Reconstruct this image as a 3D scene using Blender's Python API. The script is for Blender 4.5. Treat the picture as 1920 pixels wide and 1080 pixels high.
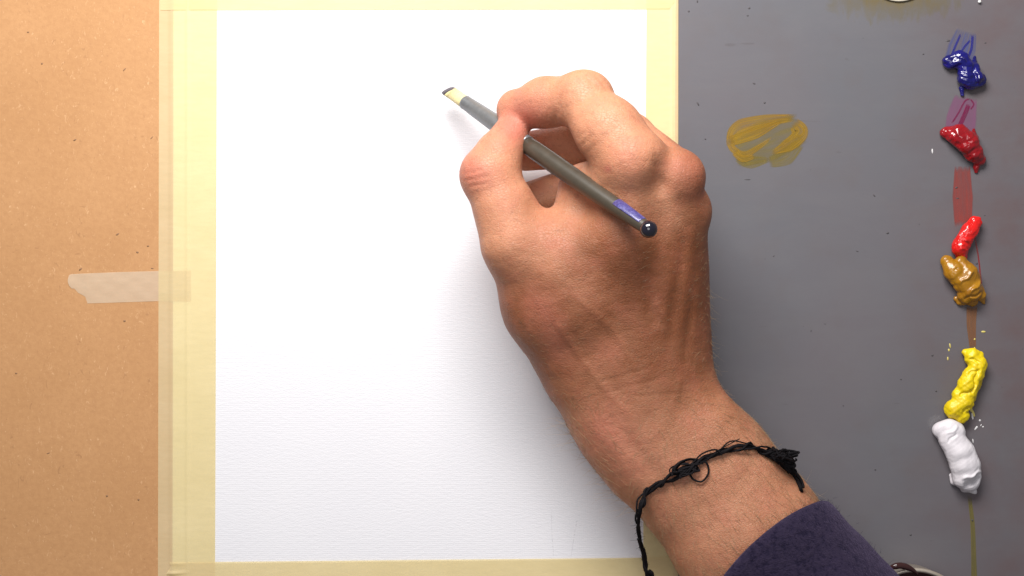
import bpy, math, random
import numpy as np
from mathutils import Vector, Matrix
from mathutils.bvhtree import BVHTree
from math import sin, cos, pi, radians

random.seed(7); rng = np.random.default_rng(7)
for o in list(bpy.data.objects): bpy.data.objects.remove(o)
scene = bpy.context.scene
COL = scene.collection

# ------------------------------------------------------------------ camera, world, light, exposure
CAM_H = 600.0                    # mm above the canvas
MMPX = 0.25                      # mm of canvas per photograph pixel
cam = bpy.data.cameras.new('camera'); cam_o = bpy.data.objects.new('camera', cam); COL.objects.link(cam_o)
cam_o.location = (0, 0, CAM_H/1000); cam.lens = 45; cam.sensor_width = 36
cam.clip_start = 0.01; cam.clip_end = 20
scene.camera = cam_o

w = bpy.data.worlds.new('World'); scene.world = w; w.use_nodes = True
w.node_tree.nodes['Background'].inputs[0].default_value = (0.93, 0.96, 1.0, 1)
w.node_tree.nodes['Background'].inputs[1].default_value = 0.18

ld = bpy.data.lights.new('desk_lamp_light', 'AREA'); ld.shape = 'RECTANGLE'; ld.size = 0.36; ld.size_y = 0.20
ld.energy = 5.4; ld.color = (1.0, 0.975, 0.95)
lo = bpy.data.objects.new('desk_lamp_light', ld); COL.objects.link(lo)
lo.location = (-0.05, 0.385, 0.38)
lo.rotation_euler = (Vector((0.0, -0.03, 0.0)) - lo.location).to_track_quat('-Z', 'Y').to_euler()

cl = bpy.data.lights.new('overhead_fill', 'AREA'); cl.shape = 'DISK'; cl.size = 0.7; cl.energy = 3.5; cl.color = (1.0, 0.985, 1.0)  # added overhead fill, weakens the shadows beside the hand
co_ = bpy.data.objects.new('overhead_fill', cl); COL.objects.link(co_); co_.location = (-0.10, 0.05, 1.35)
co_.rotation_euler = (Vector((0, 0, 0)) - co_.location).to_track_quat('-Z', 'Y').to_euler()

scene.view_settings.view_transform = 'Standard'; scene.view_settings.look = 'None'
scene.view_settings.exposure = 0; scene.view_settings.gamma = 1

# ------------------------------------------------------------------ helpers
def P(px, py, h=0.0):
    """photograph pixel at height h (mm) -> world mm"""
    s = (CAM_H - h)/CAM_H*MMPX
    return np.array([(px-960)*s, (540-py)*s, h])
def tag(o, label=None, cat=None, group=None, kind=None):
    if label: o['label'] = label
    if cat: o['category'] = cat
    if group: o['group'] = group
    if kind: o['kind'] = kind
    return o
def mesh_obj(name, verts_mm, faces, mat, parent=None, smooth=True, uvs=None):
    me = bpy.data.meshes.new(name)
    me.from_pydata((np.asarray(verts_mm, dtype=float)/1000).tolist(), [], [tuple(int(i) for i in f) for f in faces])
    if smooth: me.polygons.foreach_set('use_smooth', [True]*len(me.polygons))
    if uvs is not None:
        ul = me.uv_layers.new(name='UVMap')
        idx = np.zeros(len(me.loops), dtype=int); me.loops.foreach_get('vertex_index', idx)
        ul.data.foreach_set('uv', np.asarray(uvs, dtype=float)[idx].ravel())
    me.materials.append(mat); me.update()
    o = bpy.data.objects.new(name, me); COL.objects.link(o)
    if parent is not None: o.parent = parent
    return o
def empty(name, loc_mm=(0, 0, 0)):
    o = bpy.data.objects.new(name, None); COL.objects.link(o); o.empty_display_size = .02
    o.location = (0, 0, 0); return o

class NT:
    def __init__(s, name):
        s.m = bpy.data.materials.new(name); s.m.use_nodes = True
        s.t = s.m.node_tree; s.n = s.t.nodes; s.l = s.t.links
        s.b = s.n['Principled BSDF']; s.out = s.n['Material Output']
    def node(s, typ, **kw):
        nd = s.n.new(typ)
        for k, v in kw.items():
            if k.startswith('i_'):
                key = k[2:]; key = int(key) if key.isdigit() else key.replace('_', ' ')
                s.set(nd, key, v)
            else: setattr(nd, k, v)
        return nd
    def set(s, nd, key, v):
        if isinstance(v, bpy.types.NodeSocket): s.l.new(v, nd.inputs[key])
        else: nd.inputs[key].default_value = v
    def coord(s, scale=(1, 1, 1), rot=0, out='Object'):
        tc = s.node('ShaderNodeTexCoord'); mp = s.node('ShaderNodeMapping')
        mp.inputs['Scale'].default_value = scale; mp.inputs['Rotation'].default_value = (0, 0, rot)
        s.l.new(tc.outputs[out], mp.inputs[0]); return mp.outputs[0]
    def noise(s, vec, scale, detail=4, rough=.55, dist=0):
        nd = s.node('ShaderNodeTexNoise'); s.l.new(vec, nd.inputs['Vector'])
        nd.inputs['Scale'].default_value = scale; nd.inputs['Detail'].default_value = detail
        nd.inputs['Roughness'].default_value = rough; nd.inputs['Distortion'].default_value = dist
        return nd.outputs['Fac']
    def ramp(s, fac, stops):
        nd = s.node('ShaderNodeValToRGB'); e = nd.color_ramp.elements
        while len(e) < len(stops): e.new(.5)
        for i, (p, c) in enumerate(stops):
            e[i].position = p; e[i].color = (c, c, c, 1) if isinstance(c, (int, float)) else (*c, 1)
        s.l.new(fac, nd.inputs[0]); return nd.outputs[0]
    def mix(s, fac, a, b, mode='MIX'):
        nd = s.node('ShaderNodeMix', data_type='RGBA', blend_type=mode)
        for key, v in ((0, fac), (6, a), (7, b)):
            if isinstance(v, bpy.types.NodeSocket): s.l.new(v, nd.inputs[key])
            else: nd.inputs[key].default_value = (*v, 1) if isinstance(v, tuple) and len(v) == 3 else v
        return nd.outputs[2]
    def math(s, op, a, b=0.0, c=None):
        nd = s.node('ShaderNodeMath', operation=op)
        for k, v in enumerate((a, b) if c is None else (a, b, c)):
            if isinstance(v, bpy.types.NodeSocket): s.l.new(v, nd.inputs[k])
            else: nd.inputs[k].default_value = v
        return nd.outputs[0]
    def bump(s, height, strength=.5, dist=.0005, prev=None):
        nd = s.node('ShaderNodeBump'); s.l.new(height, nd.inputs['Height'])
        nd.inputs['Strength'].default_value = strength; nd.inputs['Distance'].default_value = dist
        if prev is not None: s.l.new(prev, nd.inputs['Normal'])
        return nd.outputs[0]
    def fin(s, color=None, rough=None, normal=None, **kw):
        if color is not None: s.set(s.b, 'Base Color', (*color, 1) if isinstance(color, tuple) else color)
        if rough is not None: s.set(s.b, 'Roughness', rough)
        if normal is not None: s.l.new(normal, s.b.inputs['Normal'])
        for k, v in kw.items(): s.set(s.b, k.replace('_', ' '), v)
        return s.m

# ------------------------------------------------------------------ signed distance modelling
class Field:
    def __init__(s, lo, hi, h):
        s.lo = np.array(lo, float); s.h = h
        s.n = np.ceil((np.array(hi)-s.lo)/h).astype(int)+1
        s.F = np.full(s.n, 50.0, np.float32)
        s.ax = [s.lo[i]+np.arange(s.n[i])*h for i in range(3)]
    def sub(s, lo, hi):
        a = np.clip(np.floor((lo-s.lo)/s.h).astype(int), 0, s.n); b = np.clip(np.ceil((hi-s.lo)/s.h).astype(int)+1, 0, s.n)
        sl = tuple(slice(a[i], b[i]) for i in range(3))
        X, Y, Z = np.meshgrid(*[s.ax[i][sl[i]].astype(np.float32) for i in range(3)], indexing='ij', sparse=True)
        return sl, X, Y, Z
    @staticmethod
    def smin(a, b, k):
        if k <= 0: return np.minimum(a, b)
        t = np.maximum(k-np.abs(a-b), 0)/k
        return np.minimum(a, b)-t*t*k*.25
    def cone(s, a, b, ra, rb, k=4, flat=None):
        """round cone; flat=(dir, factor) squashes thickness along dir"""
        a = np.array(a, float); b = np.array(b, float); R = max(ra, rb)
        m = R*1.25+k+2
        sl, X, Y, Z = s.sub(np.minimum(a, b)-m, np.maximum(a, b)+m)
        if any(q.stop <= q.start for q in sl): return
        d = b-a; L2 = d@d+1e-9
        px, py, pz = X-a[0], Y-a[1], Z-a[2]
        t = np.clip((px*d[0]+py*d[1]+pz*d[2])/L2, 0, 1)
        qx, qy, qz = px-t*d[0], py-t*d[1], pz-t*d[2]
        r = ra+(rb-ra)*t
        q2 = qx*qx+qy*qy+qz*qz
        if flat is not None:
            u, f = np.array(flat[0], float), flat[1]; u = u/np.linalg.norm(u)
            c = qx*u[0]+qy*u[1]+qz*u[2]
            q = np.sqrt(np.maximum(q2-c*c+(c/f)**2, 1e-9))
            D = (q-r)*np.where(q > 1e-6, np.sqrt(q2)/np.maximum(q, 1e-6), f)
        else: D = np.sqrt(q2)-r
        s.F[sl] = s.smin(s.F[sl], D.astype(np.float32), k)
    def ball(s, c, r, k=4, flat=None):
        s.cone(c, np.array(c)+[0, 0, .01], r, r, k, flat)
    def chain(s, pts, k=4, flat=None):
        for (a, ra), (b, rb) in zip(pts[:-1], pts[1:]): s.cone(a, b, ra, rb, k, flat)
    def mesh(s):
        F = s.F; ins = F < 0; n = F.shape
        c = np.zeros(tuple(np.array(n)-1), np.int8)
        for i in (0, 1):
            for j in (0, 1):
                for k in (0, 1): c += ins[i:n[0]-1+i, j:n[1]-1+j, k:n[2]-1+k]
        act = (c > 0) & (c < 8); idx = np.full(act.shape, -1, np.int64)
        I = np.argwhere(act); idx[act] = np.arange(len(I))
        acc = np.zeros((len(I), 3)); cnt = np.zeros(len(I))
        corners = [(i, j, k) for i in (0, 1) for j in (0, 1) for k in (0, 1)]
        for ca in corners:
            for ax in range(3):
                if ca[ax] == 1: continue
                cb = list(ca); cb[ax] = 1
                fa = F[I[:, 0]+ca[0], I[:, 1]+ca[1], I[:, 2]+ca[2]]; fb = F[I[:, 0]+cb[0], I[:, 1]+cb[1], I[:, 2]+cb[2]]
                m = (fa < 0) != (fb < 0)
                t = np.where(m, fa/np.where(m, fa-fb, 1), 0)
                p = np.array(ca, float)[None, :].repeat(len(I), 0); p[:, ax] += t
                acc[m] += p[m]; cnt[m] += 1
        V = (I+acc/cnt[:, None])*s.h+s.lo
        faces = []
        for ax in range(3):
            u, v = (ax+1) % 3, (ax+2) % 3
            sa = [slice(1, n[q]-1) for q in range(3)]; sb = list(sa)
            sa[ax] = slice(0, n[ax]-1); sb[ax] = slice(1, n[ax])
            A, B = ins[tuple(sa)], ins[tuple(sb)]
            for flip, M in ((False, A & ~B), (True, ~A & B)):
                e = np.argwhere(M)
                if len(e) == 0: continue
                off = np.ones(3, int); off[ax] = 0; e = e+off
                def g(du, dv):
                    q = e.copy(); q[:, u] += du; q[:, v] += dv; return idx[q[:, 0], q[:, 1], q[:, 2]]
                quad = np.stack([g(-1, -1), g(0, -1), g(0, 0), g(-1, 0)], 1)
                if flip: quad = quad[:, ::-1]
                faces.append(quad)
        return V, np.concatenate(faces)
def smooth_verts(V, Fc, it=2, lam=.5):
    e = np.concatenate([Fc[:, [0, 1]], Fc[:, [1, 2]], Fc[:, [2, 3]], Fc[:, [3, 0]]])
    deg = np.bincount(e.ravel(), minlength=len(V)).astype(float)
    for q in range(it*2):
        S = np.zeros_like(V)
        for d in range(3): S[:, d] = np.bincount(e[:, 0], V[e[:, 1], d], len(V))+np.bincount(e[:, 1], V[e[:, 0], d], len(V))
        V = V+(lam if q % 2 == 0 else -lam*1.04)*(S/deg[:, None]-V)
    return V
def vnormals(V, Fc):
    n = np.cross(V[Fc[:, 2]]-V[Fc[:, 0]], V[Fc[:, 3]]-V[Fc[:, 1]]); N = np.zeros_like(V)
    for k in range(4):
        for d in range(3): N[:, d] += np.bincount(Fc[:, k], n[:, d], len(V))
    return N/np.maximum(np.linalg.norm(N, axis=1, keepdims=True), 1e-9)
def fbm(p, f, seed=0, octs=3):
    """cheap smooth noise from sums of rotated sines"""
    r = np.random.default_rng(seed); out = np.zeros(len(p)); a = 1
    for o in range(octs):
        for q in range(4):
            d = r.normal(size=3); d /= np.linalg.norm(d)
            out += a*np.sin(p@d*f*(1+.35*r.random())+r.random()*6.28+1.5*np.sin(p@np.roll(d, 1)*f*.6))/4
        f *= 2.1; a *= .5
    return out
def tubes(paths, sides=6):
    """paths: list of (pts Nx3, radii N) -> verts, faces, uvs"""
    V = []; Fc = []; U = []
    base = 0
    for pts, rr in paths:
        pts = np.asarray(pts, float); n = len(pts); rr = np.broadcast_to(rr, (n,))
        T = np.gradient(pts, axis=0); T /= np.maximum(np.linalg.norm(T, axis=1, keepdims=True), 1e-9)
        up = np.array([0, 0, 1.]) if abs(T[0, 2]) < .9 else np.array([1., 0, 0])
        A = np.cross(T, up); A /= np.maximum(np.linalg.norm(A, axis=1, keepdims=True), 1e-9); B = np.cross(T, A)
        for i in range(n):
            for k in range(sides):
                a = 2*pi*k/sides
                V.append(pts[i]+rr[i]*(cos(a)*A[i]+sin(a)*B[i])); U.append((i/(n-1), k/sides))
        for i in range(n-1):
            for k in range(sides):
                k2 = (k+1) % sides
                Fc.append((base+i*sides+k, base+i*sides+k2, base+(i+1)*sides+k2, base+(i+1)*sides+k))
        Fc.append(tuple(base+k for k in range(sides))[::-1]); Fc.append(tuple(base+(n-1)*sides+k for k in range(sides)))
        base += n*sides
    return np.array(V), Fc, U
def spline(pts, n):
    pts = np.asarray(pts, float); out = []
    q = np.vstack([2*pts[0]-pts[1], pts, 2*pts[-1]-pts[-2]])
    L = np.r_[0, np.cumsum(np.linalg.norm(np.diff(pts[:, :2], axis=0), axis=1)+1e-6)]
    for s in np.linspace(0, L[-1]*.99999, n):
        i = min(np.searchsorted(L, s, 'right')-1, len(pts)-2); t = (s-L[i])/(L[i+1]-L[i])
        a, b, c, d = q[i], q[i+1], q[i+2], q[i+3]
        out.append(.5*((2*b)+(c-a)*t+(2*a-5*b+4*c-d)*t*t+(3*b-a-3*c+d)*t**3))
    return np.array(out)

# ------------------------------------------------------------------ setting: hardboard, canvas, palette
def slab(name, poly_px, z0, z1, mat, bevel=.25, parent=None):
    """outline in photograph pixels on the canvas plane, from height z0 to z1, with a small rounded top edge"""
    p = np.array([P(x, y, 0)[:2] for x, y in poly_px]); c = p.mean(0)
    n = len(p); V = []; rings = [(0, z0), (0, z1-bevel), (bevel*.3, z1-bevel*.3), (bevel, z1)]
    area = .5*sum(p[i][0]*p[(i+1) % n][1]-p[(i+1) % n][0]*p[i][1] for i in range(n))
    if area < 0: p = p[::-1]
    nrm = []
    for i in range(n):
        e1 = p[i]-p[i-1]; e2 = p[(i+1) % n]-p[i]
        a = np.array([-e1[1], e1[0]])/max(np.linalg.norm(e1), 1e-9); b = np.array([-e2[1], e2[0]])/max(np.linalg.norm(e2), 1e-9)
        m = a+b; nrm.append(m/max(np.linalg.norm(m), .3)/max(.5, 1)*1.0)
    for ins_, z in rings:
        for i in range(n): q = p[i]+nrm[i]*ins_; V.append((q[0], q[1], z))
    Fc = [tuple(range(n))[::-1], tuple(range(3*n, 4*n))]
    for r in range(3):
        for i in range(n): j = (i+1) % n; Fc.append((r*n+i, r*n+j, (r+1)*n+j, (r+1)*n+i))
    return mesh_obj(name, V, Fc, mat, parent, smooth=False)

# hardboard: fibrous tan board
t = NT('hardboard'); co = t.coord()
n1 = t.noise(co, 18, 5, .6); n2 = t.noise(co, 420, 5, .7); n3 = t.noise(t.coord((1, .55, 1), .5), 620, 3, .6, 1.5)
base = t.mix(t.ramp(n1, [(.3, 0.), (.7, 1.)]), (.48, .25, .108), (.54, .29, .132))
base = t.mix(t.ramp(n2, [(.38, .38), (.6, 0.)]), base, (.42, .21, .092))
base = t.mix(t.ramp(n3, [(.62, 0.), (.74, .6)]), base, (.74, .46, .25))
n4 = t.noise(t.coord((1, .38, 1), .9), 300, 2, .5, 2.0); base = t.mix(t.ramp(n4, [(.69, 0.), (.76, .4)]), base, (.30, .15, .07))
n5 = t.noise(t.coord((.4, 1, 1), .3), 340, 2, .5, 2.0); base = t.mix(t.ramp(n5, [(.70, 0.), (.77, .35)]), base, (.28, .13, .06))
hard_m = t.fin(base, .62, t.bump(n2, .35, .0003), Specular_IOR_Level=.25)
board = slab('backing_board', [(-700, -700), (2900, -700), (2900, 1800), (-700, 1800)], -7.0, -.45, hard_m)
tag(board, kind='structure')

# table far below, only there so that other viewpoints do not look into nothing
t = NT('table_wood'); co = t.coord((1, 6, 1)); n1 = t.noise(co, 10, 5, .6, .6)
tab_m = t.fin(t.mix(n1, (.16, .10, .06), (.26, .17, .10)), .5)
tb = slab('table', [(-2400, -2200), (4400, -2200), (4400, 3200), (-2400, 3200)], -40, -9.4, tab_m); tag(tb, kind='structure')

# primed canvas with a fine horizontal weave
t = NT('primed_canvas'); co = t.coord()
wv = t.node('ShaderNodeTexWave', wave_type='BANDS', bands_direction='Y', i_Scale=330.0, i_Distortion=6.0, i_Detail=2.0, i_Detail_Scale=2.2)
t.l.new(co, wv.inputs['Vector'])
wv2 = t.node('ShaderNodeTexWave', wave_type='BANDS', bands_direction='X', i_Scale=330.0, i_Distortion=3.0, i_Detail=2.0, i_Detail_Scale=2.0)
t.l.new(co, wv2.inputs['Vector'])
hh = t.math('ADD', t.math('MULTIPLY', wv.outputs['Fac'], .32), t.math('MULTIPLY', wv2.outputs['Fac'], .1))
hh = t.math('ADD', hh, t.math('MULTIPLY', t.noise(t.coord((.35, 1, 1)), 800, 3, .6), 1.6))
lo_n = t.noise(co, 25, 3, .5)
colr = t.mix(lo_n, (.745, .735, .77), (.775, .765, .79))
canvas_m = t.fin(colr, .7, t.bump(hh, .36, .0002), Specular_IOR_Level=.2)
canvas = slab('canvas_panel', [(325.2, -50), (1267, -50), (1263, 1136), (323, 1136)], -.44, 0, canvas_m, .12)
tag(canvas, 'white primed canvas panel with a fine weave, taped down on the tan hardboard', 'canvas')
# two faint pencil lines near the lower edge of the canvas
t = NT('graphite'); n1 = t.noise(t.coord(), 1500, 2)
gr_m = t.fin((.30, .29, .31), .6, Alpha=t.ramp(n1, [(.45, .0), (.66, .28)]))
for pts in ([(1034, 955), (1035, 1000), (1038, 1042)], [(1082, 975), (1077, 1003), (1071, 1042)]):
    s = spline([[*P(x, y)[:2], .03] for x, y in pts], 24)
    V = []; Fc = []
    for i, q in enumerate(s): V += [(q[0]-.16, q[1], .03), (q[0]+.16, q[1], .03)]
    for i in range(len(s)-1): Fc.append((2*i, 2*i+1, 2*i+3, 2*i+2))
    mesh_obj('pencil_line', V, Fc, gr_m, canvas)

# palette: satin grey board with old stains
t = NT('palette_grey'); co = t.coord()
n1 = t.noise(co, 9, 4, .55); n2 = t.noise(co, 45, 4, .6); n3 = t.noise(co, 700, 3, .6)
base = t.mix(t.ramp(n1, [(.35, 0.), (.68, 1.)]), (.128, .128, .142), (.138, .127, .139))
base = t.mix(t.ramp(n2, [(.5, 0.), (.8, .45)]), base, (.130, .114, .116))
sx = t.node('ShaderNodeSeparateXYZ'); t.l.new(t.coord(), sx.inputs[0])
# rosy rubbed-in stain along the right border
right = t.math('MULTIPLY', t.node('ShaderNodeMapRange', i_0=sx.outputs[0], i_1=.175, i_2=.25).outputs[0], t.ramp(n2, [(.3, .3), (.7, 1.)]))
base = t.mix(t.math('MULTIPLY', right, .75), base, (.135, .083, .083))
# olive and ochre old paint at the top border
dx = t.math('MULTIPLY', t.math('SUBTRACT', sx.outputs[0], .180), 1/.034); dy = t.math('MULTIPLY', t.math('SUBTRACT', sx.outputs[1], .139), 1/.016)
rr = t.math('SQRT', t.math('ADD', t.math('MULTIPLY', dx, dx), t.math('MULTIPLY', dy, dy)))
rr = t.math('ADD', rr, t.math('MULTIPLY', t.math('SUBTRACT', t.noise(t.coord((1.6, .6, 1)), 110, 5, .7, .6), .5), 1.3))
base = t.mix(t.ramp(rr, [(.25, .9), (1.0, 0.)]), base, (.165, .118, .045))
base = t.mix(t.ramp(t.math('ADD', rr, .0), [(.75, .3), (1.0, 0.)]), base, (.095, .092, .062))
fine = t.ramp(t.noise(t.coord((1, 1, 1)), 420, 2, .4, .8), [(.775, 0.), (.80, .5)]); base = t.mix(fine, base, (.06, .055, .06))
wip = t.noise(t.coord((.35, 1, 1), 1.1), 60, 5, .65, .5); base = t.mix(t.ramp(wip, [(.45, 0.), (.75, .35)]), base, (.155, .150, .158))
scr = t.ramp(t.noise(t.coord((.16, 1, 1), .8), 210, 2, .4, 1.2), [(.735, 0.), (.755, .35)]); base = t.mix(scr, base, (.09, .078, .08))
pal_m = t.fin(base, t.math('MULTIPLY_ADD', n2, .15, .42), t.bump(n3, .12, .0001, t.bump(n2, .1, .0006)), Specular_IOR_Level=.12)
palette = slab('palette', [(1272, -330), (2250, -330), (2250, 1420), (1271, 1420)], -.4, .9, pal_m, .4)
tag(palette, 'flat grey painting palette board with faint old stains beside the canvas', 'palette')
PZ = .9

# ------------------------------------------------------------------ masking tape
def tape_mat(name, col_a, col_b, tint, opac, rot=0.0):
    t = NT(name); co = t.coord((1, 1, 1), rot)
    cr = t.noise(t.coord((.25, 1, 1), rot), 500, 4, .65); big = t.noise(t.coord((.5, 1, 1), rot), 60, 4, .6)
    c = t.mix(t.ramp(big, [(.3, 0.), (.7, 1.)]), col_a, col_b)
    c = t.mix(t.ramp(cr, [(.35, .22), (.6, 0.)]), c, tuple(v*.86 for v in col_a))
    m = t.fin(c, .55, t.bump(cr, .42, .0002, t.bump(big, .3, .0006)), Specular_IOR_Level=.3)
    tr = t.node('ShaderNodeBsdfTransparent'); tr.inputs[0].default_value = (*tint, 1)
    mx = t.node('ShaderNodeMixShader'); mx.inputs[0].default_value = opac
    t.l.new(tr.outputs[0], mx.inputs[1]); t.l.new(t.b.outputs[0], mx.inputs[2]); t.l.new(mx.outputs[0], t.out.inputs[0])
    return m
tape_y = tape_mat('masking_tape_yellow', (.82, .70, .43), (.88, .76, .49), (1, .91, .58), .52)
tape_h = tape_mat('masking_tape_yellow_across', (.80, .67, .41), (.85, .72, .46), (1, .91, .58), .55, pi/2)
tape_p = tape_mat('masking_tape_pale', (.72, .57, .41), (.78, .63, .46), (1, .95, .82), .55, pi/2)
def base_height(x_px, y_px, extra=0.0):
    """height of what the tape lies on: hardboard, or canvas with a short ramp at its edge"""
    def ss(a, b, v): u = min(max((v-a)/(b-a), 0), 1); return u*u*(3-2*u)
    on = ss(313.5, 323.5, x_px)*(1-ss(1268, 1278, x_px))
    return -.43+.45*on+extra
def tape(name, outline, z_extra, mat, label, bumps=(), n_long=60, n_wide=10, horizontal=False, end_a=None, end_b=None, ridge=()):
    """outline = 4 corners px (tl, tr, br, bl); end_a/end_b: jagged end offsets as a function of the across coordinate"""
    tl, tr, br, bl = [np.array(q, float) for q in outline]
    V = []; U = []
    nu, nv = (n_long, n_wide) if horizontal else (n_wide, n_long)
    for i in range(nu+1):
        for j in range(nv+1):
            u, v = i/nu, j/nv
            q = (tl*(1-u)+tr*u)*(1-v)+(bl*(1-u)+br*u)*v
            if horizontal:
                if end_a is not None: q[0] += end_a(v)*max(0, 1-u*6)
                if end_b is not None: q[0] += end_b(v)*max(0, 1-(1-u)*6)
            z = base_height(q[0], q[1], z_extra)
            for f in ridge: z += f(q[0], q[1])
            w_ = P(q[0], q[1], 0); V.append((w_[0], w_[1], z)); U.append((u, v))
    Fc = []
    for i in range(nu):
        for j in range(nv):
            a = i*(nv+1)+j; Fc.append((a, a+1, a+nv+2, a+nv+1))
    o = mesh_obj(name, V, Fc, mat, uvs=U)
    return tag(o, label, 'masking tape', 'strips of masking tape round the canvas')
g = lambda c, w_, h: (lambda x, y: h*math.exp(-((x-c)/w_)**2))
# small torn strip first: the left border tape lies over it
tear = lambda v: [0, -2, 3, -1, 1, 9, 22, 31, 35, 36, 37][min(10, int(v*10))]-4
def torn_strip():
    top = [(152, 513), (225, 510), (300, 508), (358, 507)]; bot = [(358, 566), (300, 564.5), (225, 567), (163, 569)]
    end = [(162, 563), (160, 556), (154, 553), (146, 549), (139, 541), (134, 541), (129, 535), (127, 528), (129, 518), (135, 514)]
    pts = []
    for seg in (top, bot, end):
        pts += seg
    p = [(x, y) for x, y in pts]
    # grid inside the outline: rows between the upper and the lower edge
    V = []; nx, ny = 90, 8
    up = lambda x: np.interp(x, [127, 129, 133, 152, 225, 300, 358], [524, 516, 514, 513, 510, 508, 507])
    dn = lambda x: np.interp(x, [127, 129, 134, 139, 146, 154, 160, 163, 225, 300, 358], [528, 535, 541, 541, 549, 553, 557, 569, 567, 564.5, 566])
    for i in range(nx+1):
        x = 127+(358-127)*(i/nx)**1.35
        for j in range(ny+1):
            y = up(x)+(dn(x)-up(x))*j/ny
            z = base_height(x, y, .12)+.25*math.exp(-((x-127)/10)**2)+.10*sin(x*.13)*sin(y*.21)
            w_ = P(x, y, 0); V.append((w_[0], w_[1], z))
    Fc = [(i*(ny+1)+j, i*(ny+1)+j+1, (i+1)*(ny+1)+j+1, (i+1)*(ny+1)+j) for i in range(nx) for j in range(ny)]
    o = mesh_obj('masking_tape', V, Fc, tape_p)
    tag(o, 'short pale strip of masking tape with a torn end, stuck across the tan hardboard', 'masking tape', 'strips of masking tape round the canvas')
torn_strip()
tape('masking_tape', [(298.4, -78), (407.6, -78), (403, 1168), (295.8, 1168)], .30, tape_y,
     'long yellow masking tape down the left border of the canvas', ridge=(g(352, 3.5, .35),), n_long=120, n_wide=54)
tape('masking_tape', [(1212.5, -78), (1286, -78), (1285, 1168), (1205, 1168)], .30, tape_y,
     'yellow masking tape down the right border of the canvas, next to the grey palette', ridge=(g(1260, 2.5, .3),), n_long=100, n_wide=40)
tape('masking_tape', [(301, -66), (1264, -70), (1264, 17), (301, 19)], .55, tape_h,
     'yellow masking tape along the top border of the canvas, cut by the frame edge', horizontal=True, n_long=160, n_wide=20,
     end_b=lambda v: -9*max(0, v-.86)/.14)
crease = lambda x, y: .9*math.exp(-((y-1073-(x-350)*-.06)/2.2)**2)*max(0, 1-abs(x-325)/34)+.35*math.exp(-((y-1056)/3)**2)*max(0, 1-abs(x-330)/30)
tape('masking_tape', [(318, 1054), (1290, 1044.5), (1290, 1150), (308, 1158)], .55, tape_h,
     'yellow masking tape along the bottom border of the canvas, its left end creased', horizontal=True, n_long=240, n_wide=40, ridge=(crease,),
     end_a=lambda v: 3*sin(v*22))

# ------------------------------------------------------------------ palette paint
def paint_mat(name, col, rough=.22, col2=None, sss=0.0, cover=.0):
    t = NT(name); co = t.coord(); n1 = t.noise(co, 140, 4, .6); n2 = t.noise(co, 900, 3, .6)
    c = t.mix(t.ramp(n1, [(.38, 0.), (.66, 1.)]), col, col2 or tuple(v*.8 for v in col))
    return t.fin(c, t.math('MULTIPLY_ADD', n1, .2, rough-.1), t.bump(n1, .35, .0008, t.bump(n2, .22, .0002)), Specular_IOR_Level=.5, Coat_Weight=cover, Coat_Roughness=.12)
def dab(name, balls, mat, label, amp=.35, freq=.9, seed=1, h=.38, parts=(), creases=(), tears=()):
    """squeezed-out paint: balls = list of chains [(px, py, height_mm, r_px)...], flattened, hard creases between chains"""
    allp = [q for c in balls for q in c]
    R = max(q[3] for q in allp)*MMPX
    lo = np.array([min(P(q[0], q[1])[0] for q in allp)-R-2, min(P(q[0], q[1])[1] for q in allp)-R-2, PZ-.5])
    hi = np.array([max(P(q[0], q[1])[0] for q in allp)+R+2, max(P(q[0], q[1])[1] for q in allp)+R+2, PZ+R*1.3+6])
    f = Field(lo, hi, h)
    for c in balls:
        sub = Field(lo, hi, h)
        for a, b in zip(c[:-1], c[1:]):
            A = P(a[0], a[1], 0); B = P(b[0], b[1], 0); A[2] = PZ+a[2]; B[2] = PZ+b[2]
            sub.cone(A, B, a[3]*MMPX, b[3]*MMPX, 1.2, flat=((0, 0, 1), .82))
        f.F = Field.smin(f.F, sub.F, .7)
    # cut flat at the palette
    Z = f.ax[2][None, None, :].astype(np.float32)
    f.F = np.maximum(f.F, (PZ+.02-Z))
    V, Fc = f.mesh(); V = smooth_verts(V, Fc, 1)
    N = vnormals(V, Fc); top = np.clip((V[:, 2]-PZ-.1)/1.2, 0, 1)
    V = V+N*(amp*fbm(V, freq, seed)*top)[:, None]
    px = V[:, 0]/MMPX+960; py = 540-V[:, 1]/MMPX
    for (x0, y0, x1, y1, wd, dp) in creases:
        d = np.array([x1-x0, y1-y0]); L = np.linalg.norm(d); d = d/L
        s_ = (px-x0)*d[0]+(py-y0)*d[1]; c_ = -(px-x0)*d[1]+(py-y0)*d[0]+1.6*np.sin(s_*.25)
        V[:, 2] += top*dp*np.exp(-(c_/wd)**2)*np.clip(np.minimum(s_+3, L+3-s_)/6, 0, 1)
    V[:, 2] = np.maximum(V[:, 2], PZ+.02)
    o = mesh_obj(name, V, Fc, mat)
    return tag(o, label, 'paint', 'dabs of oil paint down the right side of the palette')

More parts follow.
